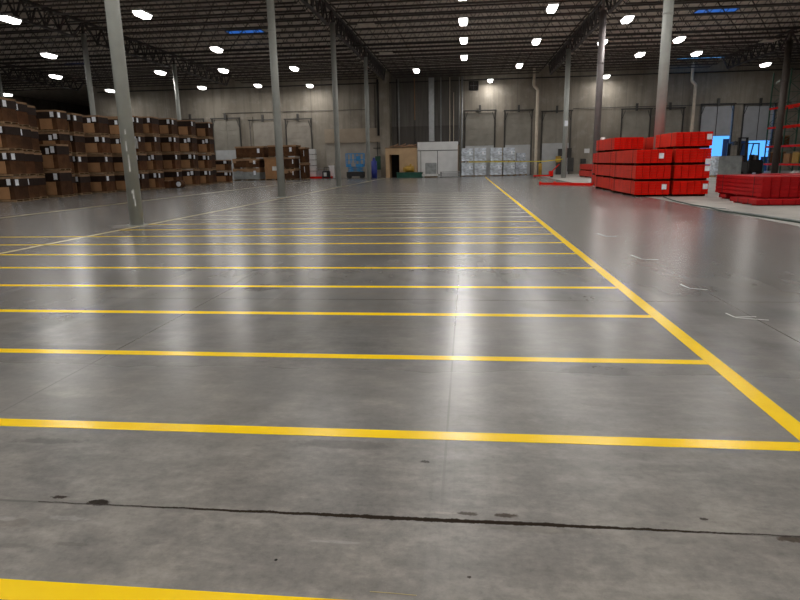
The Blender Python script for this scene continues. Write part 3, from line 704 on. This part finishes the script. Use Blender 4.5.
for k in range(4): MB().box(-1.2 + .1 * k, 1.1, -.5, .5, .05 + k * .16, .12 + k * .16).build('frame', M['ducts'], e)
MB().box(-1.1, -1.0, -.45, .45, 0, .6).box(.9, 1.0, -.45, .45, 0, .6).build('bearer', M['pipe_dark'], e)

# pipes on the cladding
def pipe(x, z0, z1, r, m_, lab, y=74.6, cat='pipe', name='wall_pipe'):
    tag(MB().cyl((x, y, z0), (x, y, z1), r, k=10).build(name, M[m_], smooth=True), lab, cat)
pipe(-10.55, 4.9, ZD - .9, .13, 'pipe_dark', 'black pipe hanging left of the concrete pilaster', 74.2)
pipe(-8.1, 3.6, ZD - .9, .09, 'pipe_grey', 'grey pipe on the cladding above the plywood doorway')
pipe(-8.3, 4.0, ZD - .9, .06, 'pipe_dark', 'thin dark pipe beside the grey pipe above the plywood doorway')
pipe(-6.2, 6.6, ZD - .9, .06, 'pipe_rust', 'orange brown pipe ending halfway down the cladding')
pipe(-6.2, 3.5, 6.5, .04, 'pipe_dark', 'thin dark pipe below the orange brown pipe')
pipe(-3.1, 3.95, ZD - .9, .07, 'pipe_grey', 'grey pipe right of the wide duct on the cladding')
pipe(-2.05, 3.95, ZD - .9, .05, 'pipe_tan', 'left of the two thin pale pipes on the right of the cladding')
pipe(-1.6, 3.95, 9.6, .05, 'pipe_tan', 'right of the two thin pale pipes on the right of the cladding')
pipe(-.95, 3.95, ZD - .9, .05, 'pipe_grey', 'thin grey pipe at the right end of the cladding')
pipe(-.62, 0, ZD - .9, .12, 'pipe_grey', 'pale grey downpipe at the corner left of the wrapped pallets', 74.3)
pipe(-11.7, 4.2, ZD - 1.5, .03, 'pipe_grey', 'thin pale conduit above the blue drum, left one', 74.8)
pipe(-11.0, 3.0, ZD - 1.5, .03, 'pipe_dark', 'thin dark conduit above the blue drum, right one', 74.8)
e = empty('air_duct', (-4.2, 74.55, 0), 'wide pale vertical duct on the cladding', 'duct')
MB().box(-.32, .32, -.2, .20, 4.1, ZD - .9).build('duct', M['ducts'], e, bevel=.02); MB().box(-.4, .4, -.28, .25, 3.98, 4.1).build('lower_flange', M['track'], e)
def downpipe(x, zj, ztop, lab, dx=-.45):
    tag(MB().tube([(x, 74.4, 0), (x, 74.4, zj), (x + dx, 74.4, zj + .45), (x + dx, 74.4, ztop)], .17, k=12).build('rain_downpipe', M['pipe_tan']), lab, 'pipe')
downpipe(8.05, 9.6, ZD, 'tan downpipe with a jog, left of the yellow bollard')
downpipe(25.4, 9.6, ZD, 'tan downpipe with a jog behind the right side of the red stack')
# unit heater
e = empty('unit_heater', (.7, 73.3, 9.6), 'dark square fan heater high on the wall over the wrapped pallets', 'heater')
MB().box(-.55, .55, -.35, .35, 0, 1.0).build('casing', M['pipe_dark'], e, bevel=.03)
MB().cyl((0, -.4, .5), (0, -.35, .5), .42, k=20).build('fan_ring', M['steel'], e)
b = MB(); [b.bar((0, -.42, .5), (.4 * math.cos(t), -.42, .5 + .4 * math.sin(t)), .12, .02) for t in (0, 1.57, 3.14, 4.71)]; b.build('fan_blade', M['pipe_grey'], e)
MB().box(-.05, .05, .35, 1.7, .5, .6).build('wall_bracket', M['steel'], e)
# bollard, sign, wall boxes
e = empty('bollard', (8.5, 73.4, 0), 'yellow bollard beside the tan downpipe', 'bollard')
MB().cyl((0, 0, 0), (0, 0, 1.25), .2, k=16).build('post', M['gold'], e, smooth=True); MB().cyl((0, 0, 1.25), (0, 0, 1.35), .2, .08, k=16).build('cap', M['gold'], e)
tag(MB().box(8.86, 9.16, 58.765, 58.79, 4.65, 5.15).build('notice_sign', M['paper']), 'small white notice on the taped column', 'sign')
e = empty('control_panel', (11.9, YB - .15, 0), 'dark control boxes on the wall right of the taped column', 'control box')
MB().box(-.2, .3, -.15, .05, 1.9, 3.0).build('upper_box', M['pipe_dark'], e); MB().box(-.1, .6, -.1, .05, .3, 1.9).build('lower_box', M['track'], e)
e = empty('dock_shelter_post', (10.6, 73.6, 0), 'dark upright dock equipment left of the taped column', 'dock equipment')
MB().box(-.3, .3, -.2, .2, 0, 2.0).build('post', M['pipe_dark'], e); MB().box(-.1, .4, -.25, .25, 2.05, 2.9).build('head_box', M['pipe_dark'], e); MB().box(-.1, .1, -.1, .1, 1.9, 2.1).build('neck', M['pipe_dark'], e); MB().box(-.4, .2, -.26, -.2, 1.4, 2.1).build('yellow_guard', M['gold'], e)
tag(MB().box(13.7, 14.3, YB - .05, YB, 2.4, 2.9).build('wall_notice', M['white']), 'small pale notice on the wall left of the red stack', 'sign')
tag(MB().box(13.3, 13.9, YB - .3, YB, 1.2, 1.75).build('wall_box', M['pipe_dark'], bevel=.02), 'small black box on the wall left of the red stack', 'wall box')
# barrier tape
pts = [(.2, 69.85, 1.62), (2.4, 69.85, 1.60), (5.3, 70.4, 1.55), (7.9, 64.2, 1.55), (8.80, 58.72, 1.72)]
b = MB()
for a_, c_ in zip(pts, pts[1:]): b.bar(a_, c_, .012, .09)
tag(b.build('barrier_tape', M['tape']), 'yellow barrier tape strung from the wrapped pallets to a column', 'tape')

# ------------------------------------------------------------------ wrapped pallets
def make_wrapped(wd, dp, h):
    e = empty('wrapped_pallet', (0, 0, 0), 'x', 'pallet load'); x, y = wd / 2, dp / 2
    b = MB(); b.box(-x, x, -y, y, .11, .14)
    for xx in (-x, -.05, x - .1): b.box(xx, xx + .1, -y, y, 0, .11)
    b.build('pallet', M['wood'], e)
    b = MB(); nz = 5
    for k in range(nz):
        z0 = .14 + k * (h - .14) / nz; s = rnd.uniform(-.015, .03)
        b.box(-x + .03 - s, x - .03 + s, -y + .03 - s, y - .03 + s, z0, z0 + (h - .14) / nz - .012)
    b.build('wrapped_cartons', M['wrap'], e, bevel=.02)
    MB().box(x * .3, x * .6, -y - .02, -y - .012, h * .55, h * .75).build('paper_label', M['paper'], e)
    return e
wp = [make_wrapped(1.33, 1.3, 1.56) for _ in range(3)]; used = set()
PW = [(.03, 70.6, 'leftmost column'), (1.5, 70.6, 'second column from the left'), (3.25, 70.8, 'third column from the left'), (4.72, 71.4, 'fourth column from the left')]
i = 0
for x, y, lab in PW:
    for k in range(2):
        q = i % 3; o = wp[q] if q not in used else copy_tree(wp[q]); used.add(q); i += 1
        o.location = (x, y, k * 1.57); o.rotation_euler[2] = R(rnd.uniform(-2, 2)); o['label'] = 'silver film-wrapped pallet load, %s of the %s' % (('bottom', 'top')[k], lab); o['group'] = 'film-wrapped pallet loads by the back wall'
for x, y, z, lab in ((6.2, 72.9, 0, 'film-wrapped pallet load set back on the right, bottom'), (6.2, 72.9, 1.57, 'film-wrapped pallet load set back on the right, top'), ):
    o = copy_tree(wp[1]); o.location = (x, y, z); o['label'] = lab; o['group'] = 'film-wrapped pallet loads by the back wall'
    if z: o.scale = (.75, .8, .62)

# ------------------------------------------------------------------ red rack beams in bundles
def bundle(x0, x1, y0, y1, z0, z1, lab, group, nx=5, nz=5, dark=False, labels=((.82, .55),), base=.095, gapend=0, rz=0):
    e = empty('beam_bundle', (x0, y0, z0), lab, 'steel beams', group, rz)
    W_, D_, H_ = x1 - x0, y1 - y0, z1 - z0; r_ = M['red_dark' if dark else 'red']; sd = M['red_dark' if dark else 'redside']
    b = MB()
    for yy in (.25, D_ / 2 - .05, D_ - .35): b.box(.02, W_ - .02, yy, yy + .1, 0, base)
    b.build('dunnage', M['red_dark'] if dark else M['carton_b'], e)
    bw = W_ / nx; bh = (H_ - base) / nz
    for k in range(nz):
        b = MB()
        for i in range(nx):
            xa = i * bw + .006; za = base + k * bh
            b.box(xa, xa + bw - .008, .03, D_ - .03, za + bh * .24, za + bh - .001)
            b.box(xa + .028, xa + bw - .036, .03, D_ - .03, za + .001, za + bh * .24)
        b.build('beam_layer', sd, e)
    for i in range(nx * 2):
        b = MB(); s = i // nx; i = i % nx
        for k in range(nz):
            za = base + k * bh
            if 1:
                ya = 0 if s == 0 else D_ - .03
                b.box(i * bw + .003, (i + 1) * bw - .02, ya, ya + .03, za, za + bh - .022)
                b.box(i * bw + .02, i * bw + .05, ya - .02 if s == 0 else ya + .03, ya if s == 0 else ya + .05, za + .02, za + bh - .03)
        b.build('end_plate', r_, e)
    for yy in (.6, D_ - .7):
        MB().box(-.008, 0, yy, yy + .03, base, H_ + .004).box(W_, W_ + .008, yy, yy + .03, base, H_ + .004).box(-.008, W_ + .008, yy, yy + .03, H_, H_ + .006).build('strap', M['strap'], e)
    for fx, fz in labels:
        MB().box(W_ * fx, W_ * fx + .2, -.03, -.022, H_ * fz - .02, H_ * fz + .2).build('paper_label', M['paper'], e)
    return e
GR = 'bundles of red rack beams in the tall stack'
zl = [0, .665, 1.33, 2.0, 2.68]; nm = ['bottom', 'second', 'third', 'top']
for k in range(3):
    bundle(7.2, 8.66, 27.4, 31.8, zl[k], zl[k + 1] - .01, 'red rack beam bundle, front left of the tall stack, %s layer' % nm[k], GR, labels=((.76, .5),) if k == 0 else (((.62, .45),) if k == 2 else ()))
for k in range(4):
    bundle(8.78 if k < 3 else 8.74, 10.22, 27.35, 30.2, zl[k], zl[k + 1] - .01, 'red rack beam bundle, front right of the tall stack, %s layer' % nm[k], GR, labels=(((.83, .5),), ((.84, .62),), ((.84, .05),), ((.83, .55),))[k])
for k in range(4):
    bundle(7.36, 8.78, 32.3, 36.7, zl[k], zl[k + 1] - .01, 'red rack beam bundle, rear left of the tall stack, %s layer' % nm[k], GR, labels=())
for k in range(4):
    bundle(9.25, 10.7, 31.4, 34.3, zl[k], zl[k + 1] - .01, 'red rack beam bundle, rear right of the tall stack behind the column, %s layer' % nm[k], GR, labels=())
for k in range(3):
    bundle(8.05, 9.4, 37.3, 41.0, zl[k], zl[k + 1] - .01, 'red rack beam bundle at the far end of the tall stack, %s layer' % nm[k], GR, labels=())
# scrap on top of the rear bundle
tag(MB().prof([(36.0, 2.69), (36.4, 2.69), (36.3, 2.80), (36.1, 2.84)], 7.5, 7.7).build('plastic_scrap', M['debris']), 'scrap of pale plastic on top of the red stack', 'scrap')
GF = 'dark red beam bundles in the low stack'
for k in range(1):
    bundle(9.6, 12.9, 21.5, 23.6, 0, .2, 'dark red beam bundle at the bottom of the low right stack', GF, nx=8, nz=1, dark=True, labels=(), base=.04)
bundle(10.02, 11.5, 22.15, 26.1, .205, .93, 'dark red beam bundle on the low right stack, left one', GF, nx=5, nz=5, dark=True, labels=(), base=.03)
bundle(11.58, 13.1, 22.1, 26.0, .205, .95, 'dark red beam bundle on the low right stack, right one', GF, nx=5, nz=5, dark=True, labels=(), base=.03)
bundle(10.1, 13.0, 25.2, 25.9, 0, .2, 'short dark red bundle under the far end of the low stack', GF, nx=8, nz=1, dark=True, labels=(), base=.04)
GB = 'red beam bundles behind the tall stack'
bundle(11.2, 13.6, 57.5, 63.5, 0, .6, 'red beam bundle low near the taped column, lower', GB, nx=6, nz=4, dark=False, labels=())
bundle(11.25, 13.55, 57.6, 63.5, .61, 1.2, 'red beam bundle low near the taped column, upper', GB, nx=6, nz=4, dark=False, labels=())
for i, (a_, c_, lab) in enumerate((((4.95, 42.6), (7.75, 39.3), 'single long red beam lying on the floor, nearer one'), ((5.9, 42.6), (8.0, 40.2), 'single red beam lying on the floor, farther one'))):
    e = empty('rack_beam', (0, 0, 0), lab, 'steel beam', 'loose red beams on the floor')
    MB().bar((a_[0], a_[1], .09), (c_[0], c_[1], .09), .14, .14).build('beam', M['red'], e)
    MB().bar((a_[0], a_[1], .11), (a_[0] + .03, a_[1] - .03, .11), .18, .22).build('end_plate', M['red'], e)
tag(MB().box(6.6, 7.2, 41.0, 41.3, .16, .3).build('wood_block', M['wood']), 'brown block on the loose red beams', 'block') if 0 else None

# pallet jack
e = empty('pallet_jack', (8.2, 61.6, 0), 'red pallet jack parked before the taped column', 'pallet jack')
for sx in (-.28, .28): 
    MB().box(-1.7, -.2, sx - .09, sx + .09, .12, .24).build('fork', M['red'], e)
    MB().cyl((-1.55, sx - .06, .08), (-1.55, sx + .06, .08), .08, k=10).build('fork_wheel', M['black'], e)
MB().box(-.2, .15, -.37, .37, .12, .62).build('body', M['red'], e, bevel=.03); MB().cyl((.05, -.12, .15), (.05, .12, .15), .15, k=14).build('steer_wheel', M['black'], e)
MB().tube([(.1, 0, .6), (.75, 0, 1.25)], .05).build('handle_bar', M['red'], e); MB().tube([(.75, -.22, 1.25), (.8, -.22, 1.45), (.8, .22, 1.45), (.75, .22, 1.25)], .035).build('grip', M['black'], e)

# ------------------------------------------------------------------ grey wrapped crate and forklift on the right
e = empty('wrapped_crate', (21.4, 54.3, 0), 'large grey film-wrapped crate beside the forklift', 'crate')
MB().box(-1.02, 1.08, -.7, .7, .14, 1.72).build('wrapped_load', M['wrapgrey'], e, bevel=.05)
b = MB(); b.box(-1, 1.05, -.7, .7, .1, .14); [b.box(xx, xx + .12, -.7, .7, 0, .1) for xx in (-1, -.05, .93)]; b.build('pallet', M['wood'], e)
MB().box(-1.03, -.75, -.72, .72, .2, 1.7).build('film_edge', M['wrap'], e, bevel=.02)
for x, y, s, lab in ((20.1, 50.5, .5, 'white plastic scrap on the floor before the grey wrapped crate'), (27.6, 56.0, .9, 'pile of white film on the floor beside the rack column')):
    b = MB()
    for i in range(9):
        a_ = rnd.uniform(0, 6.28); r_ = rnd.uniform(0, s * .7); b.cyl((x + r_ * math.cos(a_), y + r_ * math.sin(a_) * .7, 0), (x + r_ * math.cos(a_) + .1, y + r_ * math.sin(a_) * .7, rnd.uniform(.12, .45) * s + .05), rnd.uniform(.2, .4) * s, .05, k=7)
    tag(b.build('plastic_scrap', M['debris']), lab, 'scrap')
e = empty('forklift', (24.5, 57.2, 0), 'black forklift with raised mast seen from behind the grey crate', 'forklift', rz=R(8))
MB().box(-.65, .65, -1.0, .9, .35, 1.15).build('body', M['black'], e, bevel=.08)
MB().box(-.6, .6, -1.25, -.7, .3, 1.35).build('counterweight', M['dark'], e, bevel=.1)
for sx in (-.55, .55):
    for sy, r_ in ((-.8, .28), (.65, .36)): MB().cyl((sx - .12, sy, r_), (sx + .12, sy, r_), r_, k=18).build('wheel', M['black'], e)
b = MB()
for sx in (-.5, .5):
    b.bar((sx, -.6, 1.1), (sx, -.45, 2.7), .08); b.bar((sx, .8, 1.1), (sx, .35, 2.7), .08)
    b.bar((sx, -.5, 2.72), (sx, .4, 2.72), .08)
for yy in (-.5, -.25, 0, .2, .4): b.bar((-.5, yy, 2.74), (.5, yy, 2.74), .06)
b.build('overhead_guard', M['dark'], e)
MB().box(-.25, .25, -.45, 0, 1.1, 1.3).box(-.25, .25, -.5, -.38, 1.3, 1.8).build('seat', M['black'], e, bevel=.04)
b = MB(); [b.box(sx - .06, sx + .06, 1.0, 1.2, .1, 3.3) for sx in (-.35, .35)]; [b.box(-.4, .4, 1.02, 1.15, z, z + .1) for z in (.4, 1.6, 3.2)]; b.build('mast', M['dark'], e)
b = MB(); [b.box(sx - .06, sx + .06, 1.2, 2.3, .1, .15) for sx in (-.25, .25)]; [b.box(sx - .06, sx + .06, 1.2, 1.26, .1, .8) for sx in (-.25, .25)]; b.build('fork', M['dark'], e)
MB().cyl((.0, -1.0, 1.35), (0, -1.0, 1.75), .16, k=14).build('gas_bottle', M['pipe_dark'], e)
MB().tube([(.15, .3, 1.2), (.12, .12, 1.55)], .03).build('steering_column', M['dark'], e)
# post-mounted fan / light by the crate
e = empty('swing_lamp', (29.75, 72.8, 0), 'dark jointed lamp on a post between the open dock doors', 'dock lamp')
MB().box(-.15, .15, 1.9, 2.1, 0, 3.2).tube([(0, 2.0, 3.1), (0, .3, 3.3)], .09).build('bent_arm', M['pipe_dark'], e); MB().cyl((0, .3, 2.9), (0, .3, 3.3), .3, k=12).build('lamp_head', M['pipe_dark'], e)

# ------------------------------------------------------------------ pallet rack
e = empty('pallet_rack', (30.0, 49.5, 0), 'tall green pallet rack with red beams at the right edge', 'rack')
ys = [0, 3.4, 6.8, 10.2, 13.6, 17.0]
for yy in ys:
    b = MB()
    for xx in (0, 1.1): b.box(xx - .05, xx + .05, yy - .05, yy + .05, 0, 9.6)
    z = .3; s = 0
    while z < 9.3:
        b.bar((0 if s else 1.1, yy, z), (1.1 if s else 0, yy, z + .9), .04); b.bar((0, yy, z), (1.1, yy, z), .03); z += .9; s = 1 - s
    b.build('upright_frame', M['rackgreen'], e)
for z in (.85, 2.55, 4.35, 6.2):
    for a_, c_ in zip(ys, ys[1:]):
        for xx in (-.02, 1.12): MB().box(xx - .04, xx + .04, a_ + .05, c_ - .05, z - .09, z + .09).build('cross_beam', M['red'], e)
for z in (.85, 2.55):
    for a_, c_ in zip(ys, ys[1:]): 
        b = MB(); [b.box(.0, 1.1, yy_, yy_ + .04, z + .09, z + .11) for yy_ in [a_ + .15 + q * .3 for q in range(11)]]; b.build('wire_deck', M['pipe_grey'], e)
k = 0
for y, z, m_, h, lab in ((60.8, .97, 'gold', 1.05, 'mustard carton on the lowest rack shelf, left of the pair'), (62.4, .97, 'tan', .9, 'tan carton on the lowest rack shelf, right of the pair'), (64.6, 2.67, 'carton_c', .9, 'reddish carton on the second rack shelf'), (57.6, .97, 'lid', 1.0, 'brown carton on the lowest rack shelf nearest the camera'), (65.0, .97, 'carton_c', 1.1, 'reddish carton at the far end of the lowest rack shelf')):
    e = empty('rack_carton', (30.55, y, z), lab, 'carton', 'cartons on the pallet rack')
    MB().box(-.45, .45, -.55, .55, 0, h - .1).build('body', M[m_], e, bevel=.02); MB().box(-.47, .47, -.57, .57, h - .1, h).build('lid', M['lid'], e)
e = empty('pallet_carton', (27.3, 66.3, 0), 'stacked reddish wooden pallets left of the rack column', 'pallets')
b = MB()
for q in range(9):
    z = q * .2; b.box(-.6, .6, -.5, .5, z + .14, z + .17); [b.box(xx, xx + .1, -.5, .5, z, z + .14) for xx in (-.6, -.05, .5)]
e.name = 'pallet_stack'; b.build('pallets', M['carton_c'], e)
